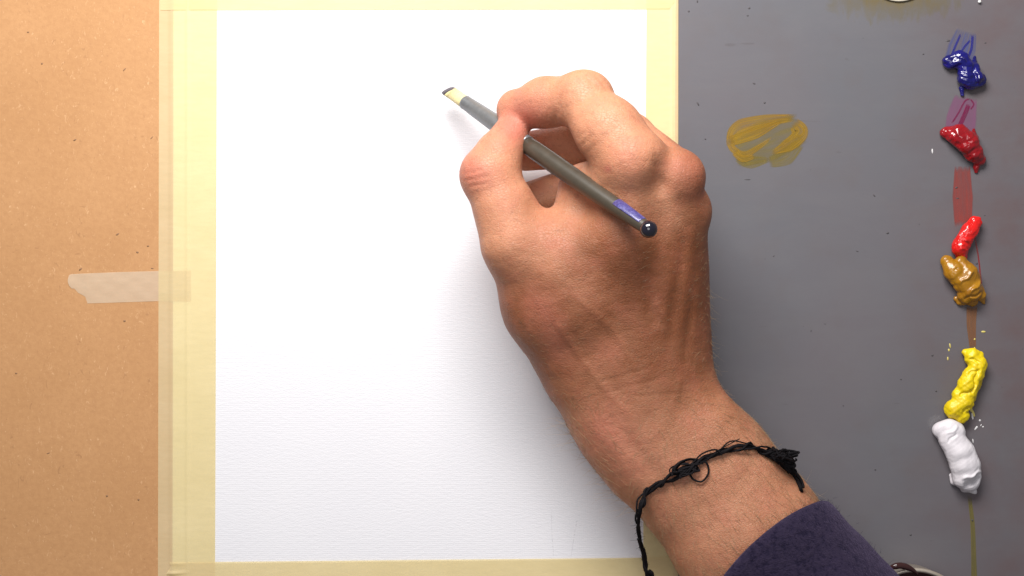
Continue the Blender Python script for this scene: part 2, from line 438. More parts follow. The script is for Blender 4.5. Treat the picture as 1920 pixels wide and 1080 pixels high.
blue_m = paint_mat('ultramarine_paint', (.008, .007, .15), .14, (.006, .005, .085), cover=.5)
dab('paint_dab', [[(1776, 118, 2.2, 13), (1795, 114, 3.0, 15), (1806, 128, 3.2, 15)], [(1804, 128, 3, 14), (1806, 150, 3.2, 15), (1816, 158, 3, 12)],
                  [(1812, 158, 3, 12), (1832, 152, 2.6, 12)], [(1821, 128, 2.8, 9), (1824, 150, 4.5, 12)], [(1800, 165, .8, 4.5), (1802, 178, .8, 4)], [(1826, 108, .3, 3), (1822, 128, 1.5, 7)]],
    blue_m, 'glossy deep blue dab of oil paint, topmost on the palette', amp=.45, freq=1.1, seed=3,
    creases=((1790, 112, 1802, 122, 2, .8), (1815, 140, 1826, 162, 3, -1.0)))
red_m = paint_mat('crimson_paint', (.31, .005, .010), .16, (.19, .004, .008), cover=.5)
dab('paint_dab', [[(1770, 250, 2, 11), (1790, 255, 4, 19), (1806, 270, 4.2, 20), (1820, 288, 3.2, 17), (1832, 300, 1.6, 12)], [(1824, 244, .3, 3), (1822, 262, 2, 9)],
                  [(1828, 296, 1.4, 9), (1828, 314, .8, 5), (1828, 322, .4, 3.5)], [(1833, 290, 1.5, 8), (1842, 300, .8, 4)]],
    red_m, 'dark crimson dab of oil paint below the blue dab', amp=.4, freq=.9, seed=5, creases=((1795, 248, 1812, 270, 4, .5),))
ver_m = paint_mat('vermilion_paint', (.75, .012, .010), .18, (.58, .010, .008), cover=.4)
dab('paint_dab', [[(1823, 418, 3, 12), (1813, 432, 3.6, 14.5), (1802, 448, 3.6, 15)], [(1801, 450, 3.4, 15), (1794, 464, 3, 16)], [(1796, 462, 3, 15), (1800, 482, 1.5, 10)]],
    ver_m, 'bright vermilion red sausage shaped dab of oil paint above the ochre dab', amp=.35, freq=1.3, seed=9, creases=((1797, 455, 1810, 460, 2, -.7), (1790, 468, 1806, 470, 2, .6)))
och_m = paint_mat('ochre_paint', (.38, .175, .008), .30, (.30, .125, .006), cover=.25)
dab('paint_dab', [[(1771, 491, 2.6, 12), (1781, 508, 4, 18), (1790, 520, 4, 18)], [(1796, 493, 3.4, 13), (1806, 512, 4.2, 19), (1800, 530, 4.2, 20)],
                  [(1815, 520, 3.6, 16), (1812, 545, 4, 20), (1806, 553, 3, 16)], [(1790, 560, .8, 4.5), (1797, 567, .9, 4.5), (1804, 569, .9, 4)], [(1828, 540, 2.5, 10), (1836, 555, 1.5, 8), (1843, 568, .3, 3)], [(1812, 560, 1.2, 12), (1822, 566, .8, 9)]],
    och_m, 'yellow ochre ridged dab of oil paint touching the vermilion dab', amp=.32, freq=.8, seed=12,
    creases=((1786, 532, 1812, 510, 3.5, .9), (1806, 548, 1830, 528, 3.2, .9), (1800, 560, 1832, 548, 2.4, -.8), (1776, 508, 1786, 504, 2, -.5)))
yel_m = paint_mat('lemon_paint', (.82, .62, .004), .42, (.74, .52, .004))
dab('paint_dab', [[(1806, 660, 2, 7), (1818, 662, 3, 10), (1828, 668, 3, 11)], [(1816, 668, 3, 14), (1828, 682, 3.4, 15), (1822, 700, 3.6, 17)],
                  [(1814, 704, 3.6, 17), (1808, 722, 3.8, 19), (1806, 735, 3.6, 18)], [(1795, 740, 3.4, 16), (1800, 752, 3.6, 18), (1786, 764, 3.4, 18)], [(1784, 766, 3, 18), (1798, 778, 2.6, 14)], [(1830, 680, 2, 12), (1824, 715, 2, 12), (1810, 750, 2, 12)]],
    yel_m, 'lemon yellow twisted dab of oil paint above the white dab', amp=.35, freq=1.0, seed=15,
    creases=((1822, 690, 1812, 736, 2.5, -.9), (1790, 740, 1812, 728, 2.5, -.9), (1796, 770, 1808, 760, 3, -1.0), (1806, 700, 1826, 690, 2, -.6), (1808, 672, 1826, 676, 2, -.8)))
whi_m = paint_mat('white_paint', (.70, .655, .69), .5, (.75, .71, .74))
dab('paint_dab', [[(1762, 806, 3, 18), (1774, 803, 4, 19), (1783, 808, 4, 20)], [(1776, 818, 4, 24), (1792, 845, 4.8, 26), (1802, 868, 4.8, 27)],
                  [(1800, 868, 4.6, 27), (1806, 890, 4, 26), (1812, 900, 2.4, 20)], [(1781, 890, .8, 4), (1786, 900, 1.5, 8)], [(1806, 912, 1, 9), (1822, 918, .7, 6), (1826, 922, .5, 4)]],
    whi_m, 'large white lumpy dab of oil paint, lowest on the palette', amp=.3, freq=.6, seed=18,
    creases=((1758, 813, 1784, 797, 3, .5), (1766, 824, 1780, 808, 2.2, -.6), (1782, 858, 1814, 846, 6, -.3), (1790, 893, 1828, 878, 3, .8), (1798, 908, 1826, 892, 8, -2.0)))

def smear_mat(name, col, lo_a, hi_a, scale_u=3.0, scale_v=26.0, edge=.5, rough=.35, col2=None):
    t = NT(name)
    tc = t.node('ShaderNodeTexCoord'); mp = t.node('ShaderNodeMapping'); mp.inputs['Scale'].default_value = (scale_u, scale_v, 1)
    t.l.new(tc.outputs['UV'], mp.inputs[0])
    n1 = t.noise(mp.outputs[0], 1.0, 4, .6, .3); n2 = t.noise(t.coord(), 120, 3, .5)
    sp = t.node('ShaderNodeSeparateXYZ'); t.l.new(tc.outputs['UV'], sp.inputs[0])
    ev = t.math('MULTIPLY', t.math('ABSOLUTE', t.math('SUBTRACT', sp.outputs[1], .5)), 2.0)        # 0 centre, 1 edge
    fade = t.ramp(t.math('ADD', ev, t.math('MULTIPLY', t.math('SUBTRACT', n1, .5), .25)), [(.86, 1.), (.98, 0.)])
    eu = t.math('MULTIPLY', t.math('ABSOLUTE', t.math('SUBTRACT', sp.outputs[0], .5)), 2.0)
    fade2 = t.ramp(t.math('ADD', eu, t.math('MULTIPLY', t.math('SUBTRACT', n1, .5), .5)), [(.80, 1.), (1.0, 0.)])
    body = t.ramp(n1, [(.40, lo_a), (.66, hi_a)])
    body = t.math('ADD', body, t.math('MULTIPLY', t.ramp(ev, [(.6, 0.), (.86, edge)]), 1.0))
    a = t.math('MULTIPLY', t.math('MULTIPLY', t.math('MINIMUM', body, .97), fade), fade2)
    c = t.mix(n2, col, col2 or tuple(v*.75 for v in col))
    return t.fin(c, rough, t.bump(n1, .4, .0004), Alpha=a, Specular_IOR_Level=.4)
def smear(name, strokes, mat, label, z0=.03):
    """strokes: list of (centre line px, width px)"""
    V = []; Fc = []; U = []
    for s_i, (pts, wd) in enumerate(strokes):
        c = spline([[x, y] for x, y in pts], 26); T = np.gradient(c, axis=0); T /= np.linalg.norm(T, axis=1, keepdims=True)
        Nn = np.stack([-T[:, 1], T[:, 0]], 1); b = len(V); m = 6
        wv_ = np.interp(np.linspace(0, 1, 26), np.linspace(0, 1, len(wd)), wd) if isinstance(wd, (list, tuple)) else np.full(26, wd)
        for i in range(26):
            for j in range(m+1):
                q = c[i]+Nn[i]*wv_[i]*(j/m-.5); w_ = P(q[0], q[1], 0)
                V.append((w_[0], w_[1], PZ+z0+.03*s_i)); U.append((i/25+s_i*0, j/m))
        for i in range(25):
            for j in range(m): a = b+i*(m+1)+j; Fc.append((a, a+m+1, a+m+2, a+1))
    o = mesh_obj(name, V, Fc, mat, uvs=U); return tag(o, label, 'paint smear', 'thin smears of paint on the palette')
smear('paint_smear', [([(1792, 122), (1802, 92), (1812, 58)], [52, 56, 40])], smear_mat('blue_smear', (.045, .06, .30), .05, .6, .9, 12, .15, col2=(.12, .15, .30)),
      'thin streaky blue smear of paint above the blue dab')
smear('paint_smear', [([(1779, 112), (1790, 88), (1800, 64)], 4), ([(1796, 108), (1806, 90), (1818, 76)], 4), ([(1812, 112), (1820, 92), (1822, 66)], 5)],
      smear_mat('blue_streak', (.02, .02, .26), .5, .9, 2, 2, .1), 'dark blue dragged ridges lying in the streaky blue smear', .09)
smear('paint_smear', [([(1798, 262), (1802, 222), (1810, 182)], [60, 60, 44])], smear_mat('magenta_smear', (.30, .10, .22), .38, .52, .8, 3, .05, col2=(.26, .09, .2)),
      'translucent magenta smear of paint above the crimson dab')
smear('paint_smear', [([(1783, 232), (1796, 212), (1808, 190), (1818, 186)], 3.2), ([(1798, 236), (1808, 214), (1815, 196)], 9), ([(1818, 186), (1824, 196), (1818, 206)], 3)],
      smear_mat('crimson_streak', (.22, .01, .07), .45, .9, 2, 2, .1), 'crimson dragged ridges lying in the magenta smear', .09)
smear('paint_smear', [([(1805, 425), (1804, 380), (1803, 312)], [34, 40, 30])], smear_mat('red_smear', (.27, .055, .05), .5, .8, 1.0, 4, .1, col2=(.34, .06, .045)),
      'dull red vertical smear of paint between the crimson and vermilion dabs')
smear('paint_smear', [([(1834, 545), (1835, 500), (1826, 440)], 2.6), ([(1840, 545), (1838, 520), (1832, 470)], 2.0)], smear_mat('red_hairline', (.35, .02, .02), .3, .9, 3, 2, .1),
      'thin red hairlines of paint right of the ochre dab')
smear('paint_smear', [([(1821, 572), (1820, 610), (1823, 655)], [22, 18, 12])], smear_mat('ochre_smear', (.26, .115, .05), .6, .85, 1, 4, .1),
      'brown orange vertical smear of paint between the ochre and lemon dabs')
smear('paint_smear', [([(1816, 928), (1822, 980), (1824, 1030), (1826, 1110)], [7, 9, 10, 13])], smear_mat('olive_smear', (.20, .165, .045), .6, .85, 1, 3, .1),
      'narrow olive smear of paint running down below the white dab')
smear('paint_smear', [([(1758, 800), (1750, 792), (1765, 786)], [24, 30, 20])], smear_mat('white_haze', (.45, .44, .45), .05, .35, 1, 3, .0), 'faint whitish wiped smear beside the top of the white dab')
ysm = smear_mat('ochre_wash', (.315, .195, .010), .40, .93, 1.1, 4, .12, col2=(.30, .155, .010))
ysl = smear_mat('ochre_wash_thin', (.25, .185, .030), .30, .72, 1.2, 5, .0)
wash = smear('thin_wash', [([(1374, 290), (1440, 264), (1503, 240)], [60, 84, 60]), ([(1382, 292), (1405, 304), (1440, 300)], [24, 26, 10]), ([(1440, 306), (1472, 294), (1500, 268)], [20, 36, 20])],
      ysl, 'thin olive wash', .02)
for k_ in ('label', 'category', 'group'): del wash[k_]
ysmo = smear('paint_smear', [([(1369, 276), (1380, 244), (1430, 228), (1488, 221)], [18, 32, 24, 14]), ([(1366, 266), (1412, 251), (1466, 226)], [20, 24, 8]),
      ([(1366, 262), (1374, 280), (1396, 290), (1425, 274), (1446, 258)], [14, 14, 12, 9, 3]), ([(1488, 228), (1502, 246), (1484, 268), (1446, 288)], [18, 30, 26, 6]),
      ([(1483, 238), (1485, 254), (1462, 276)], 6), ([(1507, 238), (1504, 252), (1484, 259)], 5), ([(1376, 284), (1392, 298), (1414, 294)], [16, 14, 8])],
      ysm, 'wiped oval smear of ochre yellow paint alone on the left of the palette', .05)
wash.parent = ysmo

# small flakes, specks and crumbs on the palette
t = NT('speck_dark'); speck_d = t.fin(t.mix(t.noise(t.coord(), 900), (.05, .045, .05), (.09, .08, .085)), .6)
t = NT('speck_brown'); speck_b = t.fin(t.mix(t.noise(t.coord(), 900), (.24, .13, .065), (.30, .16, .08)), .7)
t = NT('speck_yellow'); speck_y = t.fin(t.mix(t.noise(t.coord(), 900), (.6, .5, .1), (.75, .62, .2)), .5)
t = NT('speck_white'); speck_w = t.fin(t.mix(t.noise(t.coord(), 900), (.62, .6, .6), (.8, .78, .78)), .5)
def flakes(name, spots, mat, label, base=PZ):
    V = []; Fc = []
    for (x, y, L, wd, ang) in spots:
        b = len(V); c = P(x, y, 0); n = 7
        for zz, sc in ((base+.01, 1.), (base+.22*min(1, wd/3), .7)):
            for k in range(n):
                a = 2*pi*k/n; r_ = (.8+.4*random.random())*sc
                u, v = L*.5*cos(a)*r_*MMPX, wd*.5*sin(a)*r_*MMPX
                V.append((c[0]+u*cos(ang)-v*sin(ang), c[1]+u*sin(ang)+v*cos(ang), zz))
        Fc.append(tuple(range(b+n, b+2*n)))
        for k in range(n): Fc.append((b+k, b+(k+1) % n, b+n+(k+1) % n, b+n+k))
    o = mesh_obj(name, V, Fc, mat); tag(o, label, 'paint specks', kind='stuff'); return o
flakes('dark_specks', [(1308, 195, 11, 3.4, -1.0), (1322, 261, 3.5, 3, 0), (1401, 337, 14, 2, 0), (1413, 157, 6, 3, -.5), (1433, 193, 4, 4, 1.2), (1638, 367, 7, 2.5, -.8), (1663, 437, 6, 4, .3), (1606, 471, 7, 2, -.4),
     (1776, 77, 9, 4, 0), (1747, 666, 6, 4, .7), (1754, 733, 4, 3, 0), (1307, 3, 3, 6, 0), (1291, 22, 4, 4, 0), (1404, 16, 5, 4, 0), (1401, 30, 4, 3, 0), (1822, 975, 3, 5, .4), (1846, 81, 4, 3, 0),
     (1792, 352, 6, 3, .4), (1794, 372, 7, 2.4, 0), (1830, 494, 5, 4, 0), (1828, 312, 3, 4, 0), (1845, 404, 3, 2, 0), (1688, 711, 3, 3, 0), (1730, 102, 4, 3, 0), (1706, 1002, 5, 3, 0), (1520, 620, 4, 2, 1), (1580, 760, 3, 3, 0), (1450, 480, 4, 2, .6), (1640, 880, 4, 3, 0)],
     speck_d, 'dark specks and crumbs scattered over the grey palette')
flakes('yellow_specks', [(1780, 648, 3, 10, .2), (1778, 656, 4, 6, .2), (1776, 672, 3, 7, 0), (1843, 622, 9, 3.5, -.1), (1826, 636, 4, 4, 0), (1826, 652, 3, 3, 0), (1824, 742, 6, 5, .5), (1824, 775, 5, 14, .3), (1820, 768, 6, 9, .1)],
       speck_y, 'yellow flecks of paint around the lemon yellow dab')
flakes('white_specks', [(1836, 788, 4, 4, 0), (1829, 802, 9, 4, .9), (1838, 797, 5, 2, 1), (1842, 800, 3, 3, 0), (1823, 826, 2.5, 8, .1), (1822, 780, 4, 12, .2), (1747, 284, 3, 9, .1), (1820, 852, 4, 6, 0), (1812, 881, 3, 7, 0)],
       speck_w, 'white flecks of paint beside the white dab')
flakes('board_specks', [(78, 119, 4, 4, 0), (140, 262, 8, 3, .6), (233, 130, 9, 2.5, .9), (284, 258, 8, 2, .8), (52, 60, 5, 3, 0), (220, 439, 8, 3, .6), (277, 461, 5, 3, 0), (285, 503, 6, 2.5, 0), (257, 473, 5, 4, 0), (150, 505, 8, 3, .7), (233, 602, 5, 4, 0), (30, 700, 5, 3, 0), (90, 850, 7, 2, .4), (200, 930, 5, 4, 0), (259, 937, 4, 4, 0)],
       speck_b, 'dark fibres and specks on the tan hardboard', base=-.45)
# tiny bright pin at the top of the palette
f = Field(P(1834, 5)+[-2, -2, 0], P(1834, 5)+[2, 2, 4], .12); q = P(1834, 4.5); q[2] = PZ+.9
f.ball(q, .75, 0); f.cone(q, q-[0, 0, 1.2], .35, .3, .2); V, Fc = f.mesh()
t = NT('pin_metal'); pin_m = t.fin(t.mix(t.noise(t.coord(), 800), (.8, .8, .78), (.9, .9, .88)), .3)
tag(mesh_obj('pin', V, Fc, pin_m), 'tiny white pin head at the top right of the palette', 'pin')

# metal cup peeping in at the lower edge, beside the sleeve
t = NT('cup_metal'); n1 = t.noise(t.coord(), 150, 3); cup_m = t.fin(t.mix(n1, (.70, .60, .48), (.85, .76, .64)), t.math('MULTIPLY_ADD', n1, .15, .25), Metallic=.75)
t = NT('cup_oil'); oil_m = t.fin(t.mix(t.noise(t.coord(), 60), (.035, .012, .012), (.05, .02, .018)), .12)
cup = empty('cup'); tag(cup, 'shiny round metal cup with dark rim beside the navy sleeve', 'cup')
cc = P(1716, 1170, 16.5); CR = 25.0
def lathe(profile, c, n=72):
    V = []; Fc = []; m = len(profile)
    for k in range(n):
        a = 2*pi*k/n
        for r_, z in profile: V.append((c[0]+r_*cos(a), c[1]+r_*sin(a), z))
    for k in range(n):
        for i in range(m-1): b, d = k*m+i, ((k+1) % n)*m+i; Fc.append((b, d, d+1, b+1))
    return V, Fc
V, Fc = lathe([(.1, PZ+.05), (CR-2, PZ+.05), (CR-.6, PZ+1), (CR-.4, PZ+14), (CR+.4, PZ+14.8), (CR+.5, PZ+15.6), (CR-.3, PZ+16.2), (CR-1.3, PZ+15.8), (CR-1.6, PZ+14.8), (CR-1.5, PZ+1.2), (.1, PZ+1)], cc)
mesh_obj('cup_wall', V, Fc, cup_m, cup)
V, Fc = lathe([(.05, PZ+11.6), (CR-1.7, PZ+11.5), (CR-1.6, PZ+10)], cc); mesh_obj('liquid', V, Fc, oil_m, cup)
# dark leaf-shaped clip standing behind the rim
cl = P(1686, 1068, 15)
V, Fc, U = tubes([(spline([P(1660, 1072, 17), P(1674, 1063, 18), P(1692, 1061, 18), P(1712, 1069, 17), P(1722, 1078, 16)], 24), np.interp(np.linspace(0, 1, 24), [0, .3, .6, 1], [.4, 1.5, 1.5, .4]))], 10)
mesh_obj('clip', V, Fc, oil_m, cup)

# pale edge of something at the top of the palette (rim of a second small dish)
dish_m = paint_mat('dish_enamel', (.66, .60, .48), .3, (.72, .66, .55))
cd = P(1686, -63.8, 2)
V, Fc = lathe([(.1, PZ+.05), (15.5, PZ+.05), (16.4, PZ+.4), (16.6, PZ+.9), (16.2, PZ+1.25), (15.4, PZ+1.2), (14, PZ+.8), (.1, PZ+.7)], cd, 56)
tag(mesh_obj('dish', V, Fc, dish_m), 'cream rim of a small dish just entering at the top of the palette', 'dish')

# ------------------------------------------------------------------ brush
BA, BB = P(835, 166, 9), P(1218, 431, 92)        # tip and butt end of the brush
BD = (BB-BA)/np.linalg.norm(BB-BA); BL = np.linalg.norm(BB-BA)
b_side = np.cross(BD, [0, 0, 1]); b_side /= np.linalg.norm(b_side); b_up = np.cross(b_side, BD)
def brush_part(name, prof, mat, parent, n=28, shear=0.0, a0=0, a1=2*pi):
    """prof: (s mm from tip, half width across, half thickness)"""
    V = []; Fc = []; m = len(prof)
    for s_, wx, wz in prof:
        for k in range(n):
            a = 2*pi*k/n; a = a0+(a1-a0)*k/(n if a1-a0 > 6 else n-1); V.append(BA+BD*(s_-shear*wx*cos(a))+b_side*wx*cos(a)+b_up*wz*sin(a))
    for i in range(m-1):
        for k in range(n): k2 = (k+1) % n; Fc.append((i*n+k, i*n+k2, (i+1)*n+k2, (i+1)*n+k))
    Fc.append(tuple(range(n))[::-1]); Fc.append(tuple((m-1)*n+k for k in range(n)))
    return mesh_obj(name, V, Fc, mat, parent)
brush = empty('paintbrush'); tag(brush, 'flat bristle paintbrush with grey ferrule and dark handle held in the hand', 'paintbrush')
def s_of(px):                                         # distance along the brush of an image column
    best = min(np.linspace(0, BL, 400), key=lambda s: abs((lambda q: 960+q[0]/((CAM_H-q[2])/CAM_H*MMPX)-px)(BA+BD*s))); return best
s0, s2, s3, s4 = s_of(839), s_of(872), s_of(988), s_of(1156)
t = NT('bristle'); nb = t.noise(t.coord((1, 1, 1)), 900, 3); bris_m = t.fin(t.mix(nb, (.66, .55, .26), (.78, .68, .36)), .5, t.bump(nb, .4, .0002))
t = NT('loaded_paint'); lp_m = t.fin(t.mix(t.noise(t.coord(), 600), (.055, .045, .055), (.10, .085, .10)), .4)
t = NT('ferrule'); nf = t.noise(t.coord(), 500, 3); fer_m = t.fin(t.mix(nf, (.195, .205, .215), (.27, .28, .29)), t.math('MULTIPLY_ADD', nf, .1, .34), t.bump(nf, .08, .0002), Metallic=.6)
t = NT('brush_lacquer'); nf = t.noise(t.coord(), 300, 3); lac_m = t.fin(t.mix(nf, (.045, .037, .027), (.066, .054, .038)), t.math('MULTIPLY_ADD', nf, .12, .34), Coat_Weight=.25, Coat_Roughness=.3)
t = NT('violet_strip'); nf = t.noise(t.coord(), 1100, 3); vio_m = t.fin(t.mix(t.ramp(nf, [(.45, 0.), (.62, 1.)]), (.052, .045, .17), (.11, .10, .29)), .3, Coat_Weight=.3)
t = NT('butt_black'); bk_m = t.fin(t.mix(t.noise(t.coord(), 400), (.006, .005, .012), (.012, .01, .02)), .08, Coat_Weight=1.0)
brush_part('bristles', [(s0+.9, 2.75, .7), (s0+2.5, 2.85, 1.1), (s0+4.5, 3.0, 1.8)], bris_m, brush, shear=.62)
brush_part('bristle_root', [(s0+3.6, 2.95, 1.7), (s2-1.5, 3.05, 2.6), (s2+1, 2.9, 2.8)], bris_m, brush, shear=.1)
brush_part('bristle_tip', [(s0-.9, 1.7, .2), (s0-.4, 2.5, .4), (s0+.4, 2.8, .7), (s0+1.6, 2.97, 1.15), (s0+2.4, 3.0, 1.2), (s0+2.6, 2.6, .8)], lp_m, brush, shear=.62)
pr = [(s2-.1, 2.95, 2.8), (s2, 3.25, 3.1), (s2+.8, 3.3, 3.2), (s2+1.2, 3.2, 3.1)]
pr += [(s2+(s3-s2)*u, 3.3+.8*min(1, u*1.6), 3.2+.9*min(1, u*1.6)) for u in (.2, .5, .72)]
for u in (.80, .88): pr += [(s2+(s3-s2)*u-.5, 4.1, 4.1), (s2+(s3-s2)*u, 3.8, 3.8), (s2+(s3-s2)*u+.5, 4.1, 4.1)]
pr += [(s3, 4.05, 4.05), (s3+.2, 3.8, 3.8)]
brush_part('ferrule', pr, fer_m, brush)
hb = s4-.5
brush_part('handle', [(s3-.3, 3.7, 3.7), (s3+6, 4.0, 4.0), (s3+18, 4.1, 4.1), (s3+(s4-s3)*.6, 3.9, 3.9), (s4, 3.5, 3.5), (BL-3, 2.75, 2.75), (BL-2, 2.7, 2.7)], lac_m, brush)
brush_part('handle_strip', [(s4-.2, 3.3, 3.3), (s4, 3.62, 3.62), (s4+4, 3.5, 3.5), (BL-5, 3.0, 3.0), (BL-4.4, 2.9, 2.9), (BL-4.2, 2.3, 2.3)], vio_m, brush, a0=1.45, a1=3.7)  # violet shell along the upper side of the handle only
brush_part('handle_end', [(BL-4.5, 2.6, 2.6)]+[(BL-.6+3.6*sin(a), 3.6*cos(a), 3.6*cos(a)) for a in np.linspace(-.85, 1.5, 12)], bk_m, brush)

# ------------------------------------------------------------------ hand and forearm
def Q(x, y, h): return P(x, y, h*.87-1)
def brush_at(px): return BA+BD*s_of(px)
HL, HH = np.array([-35., -190., 8.]), np.array([175., 110., 122.])
VX = .85
H = Field(HL, HH, VX)
def new(): return Field(HL, HH, VX)
arm_ax = Q(1322, 895, 60)-Q(1222, 760, 64); arm_ax /= np.linalg.norm(arm_ax)
side = np.cross(arm_ax, [0, 0, 1]); side /= np.linalg.norm(side); dors = np.cross(side, arm_ax); dors *= np.sign(dors[2])
# forearm: wide and flat, continuing out of the frame
fa = new()
FH = 36
fa.cone(Q(1600, 1300, FH-4), Q(1400, 1002, FH), 36, 33.5, 4, flat=(dors, .74))
fa.cone(Q(1400, 1002, FH), Q(1318, 892, FH), 33.5, 32, 6, flat=(dors, .70))
fa.cone(Q(1318, 892, FH), Q(1210, 768, FH+2), 32, 28.5, 6, flat=(dors, .66))
# radius and ulna heads
fa.cone(Q(1400, 890, FH+8), Q(1330, 800, FH+10), 10, 12, 10)
fa.cone(Q(1190, 880, FH+2), Q(1120, 770, FH+4), 12, 12, 12)
# carpus and palm
hd = new()
hd.cone(Q(1208, 768, FH+2), Q(1186, 680, FH+4), 28, 30.5, 8, flat=((0.15, .1, 1), .62))
hd.cone(Q(1186, 680, FH+4), Q(1178, 520, FH+12), 30.5, 32, 10, flat=((0.25, .05, 1), .62))
M2, M3, M4, M5 = Q(1188, 302, 84), Q(1268, 334, 76), Q(1282, 402, 62), Q(1260, 480, 46)
mets = [(Q(1175, 670, 50), M2, 10.5, 12), (Q(1225, 665, 49), M3, 10.5, 11.5), (Q(1258, 670, 43), M4, 10.5, 10.3), (Q(1266, 690, 35), M5, 10, 9.5)]
for a, b, ra, rb in mets: hd.cone(a, b, ra, rb, 11)
hd.ball(Q(1180, 296, 88), 10.5, 5); hd.ball(Q(1270, 328, 80), 9.5, 5); hd.ball(Q(1290, 394, 66), 9, 5)
# palm mass below
hd.cone(Q(1180, 640, 35), Q(1180, 440, 44), 24, 22, 12)
hd.cone(Q(1230, 640, 32), Q(1220, 460, 38), 20, 20, 12)
# first web and thumb base
th = new()
CMC, TM, TI, TT = Q(1086, 692, 40), Q(967, 458, 61), Q(923, 334, 57), Q(955, 254, 50)
th.cone(CMC, Q(1023, 575, 49), 17.5, 17.3, 9); th.cone(Q(1023, 575, 49), TM, 17.3, 13.6, 9)
th.cone(Q(1110, 640, 45), Q(1060, 500, 63), 18, 14, 12)
th.cone(TM, Q(948, 395, 59), 13.2, 12.3, 7); th.cone(Q(948, 395, 59), TI, 12.3, 12.0, 6)
th.ball(Q(914, 326, 58), 11.6, 5)
th.cone(TI, Q(937, 287, 55), 11.0, 8.9, 4); th.cone(Q(937, 287, 55), Q(956, 254, 50.5), 8.9, 7.2, 5)
th.ball(Q(956, 256, 49), 7.3, 4)
web = new()
web.cone(Q(1060, 470, 64), Q(1150, 440, 72), 9, 11, 10); web.cone(Q(1080, 560, 56), Q(1160, 460, 69), 15, 13, 12)
web.cone(Q(1040, 445, 60), Q(1100, 560, 55), 9, 15, 10)
web.cone(Q(1094, 354, 57), Q(1077, 432, 58), 9, 11, 6); web.cone(Q(1094, 354, 57), Q(1150, 340, 72), 9, 12, 8)
# index finger
ix = new()
IP = Q(1090, 187, 66)
ix.cone(M2, Q(1142, 246, 78), 13.6, 12.8, 8); ix.cone(Q(1140, 245, 78), IP, 12.6, 10.8, 7)
ix.ball(Q(1096, 183, 68), 10.7, 4); ix.ball(Q(1109, 178, 69), 9.0, 2)
ix.cone(IP, Q(1022, 192, 54), 10.8, 9.9, 5); ix.cone(Q(1022, 192, 54), Q(971, 206, 44), 9.9, 8.4, 6); ix.ball(Q(969, 206, 43), 8.1, 4)
# middle finger curled under the brush
mf = new()
mf.cone(M3, Q(1180, 258, 44), 11.5, 10.4, 8); mf.cone(Q(1180, 258, 44), Q(1080, 272, 30), 10.4, 10.2, 4); mf.cone(Q(1080, 272, 30), Q(985, 284, 25), 10.0, 8.8, 4)
# ring finger, palm side seen in the gap
rf = new()
rf.cone(M4, Q(1190, 365, 30), 10.8, 10, 7); rf.cone(Q(1190, 362, 30), Q(1100, 348, 22), 10.5, 10.4, 4); rf.cone(Q(1100, 348, 22), Q(1000, 381, 22), 10.4, 10.2, 4)
pf = new()
pf.cone(M5, Q(1235, 480, 24), 10, 9, 7); pf.cone(Q(1235, 480, 24), Q(1140, 470, 18), 9, 8.2, 4); pf.cone(Q(1140, 470, 18), Q(1080, 450, 22), 8, 7.2, 4)
F = Field.smin(hd.F, fa.F, 14)
F = Field.smin(F, th.F, 9); F = Field.smin(F, web.F, 10)
F = Field.smin(F, ix.F, 4)
for q in (mf, rf, pf): F = Field.smin(F, q.F, 2.0)
H.F = F
# the border of the grid must stay outside the body
H.F[0], H.F[-1], H.F[:, 0], H.F[:, -1], H.F[:, :, 0], H.F[:, :, -1] = 9, 9, 9, 9, 9, 9
V, Fc = H.mesh(); V = smooth_verts(V, Fc, 2)
del fa, hd, th, web, ix, mf, rf, pf
N = vnormals(V, Fc)
sc = (CAM_H-V[:, 2])/CAM_H*MMPX
px = 960+V[:, 0]/sc; py = 540-V[:, 1]/sc
def band(x0, y0, x1, y1, wd, taper=14):
    d = np.array([x1-x0, y1-y0], float); L = np.linalg.norm(d); d /= L
    s_ = (px-x0)*d[0]+(py-y0)*d[1]; c_ = -(px-x0)*d[1]+(py-y0)*d[0]
    return np.exp(-(c_/wd)**2)*np.clip(np.minimum(s_+taper, L+taper-s_)/(2*taper), 0, 1)
def spot(x, y, r_): return np.exp(-(((px-x)/r_)**2+((py-y)/r_)**2))
up = np.clip(N[:, 2]*1.6, 0, 1)
D = np.zeros(len(V))
# tendons and hollows of the back of the hand
for b_, a_ in (((1188, 350, 1205, 620, 16), .9), ((1262, 380, 1240, 640, 13), 1.0), ((1300, 430, 1268, 660, 12), 1.1), ((1315, 500, 1292, 680, 8), .6)): D += .46*a_*band(*b_, taper=40)
for b_, a_ in (((1228, 370, 1225, 600, 16), -1.1), ((1284, 450, 1256, 640, 10), -1.1), ((1135, 420, 1160, 560, 30), -.9), ((1302, 560, 1285, 680, 8), -.9)): D += .46*a_*band(*b_, taper=40)
# hollow beside the index knuckle and between knuckles
D += -1.5*band(1236, 296, 1242, 360, 14)-1.0*spot(1225, 345, 26)-.8*spot(1100, 500, 42)
# veins
for b_ in ((1040, 600, 1110, 700, 7), (1110, 700, 1180, 780, 7), (1085, 560, 1150, 620, 7), (1150, 620, 1200, 700, 6), (1225, 560, 1262, 620, 6), (1280, 700, 1262, 760, 7)): D += .36*band(*b_)
D += .6*band(1120, 800, 1215, 930, 18, 30)-.5*band(1155, 790, 1245, 910, 13, 30)
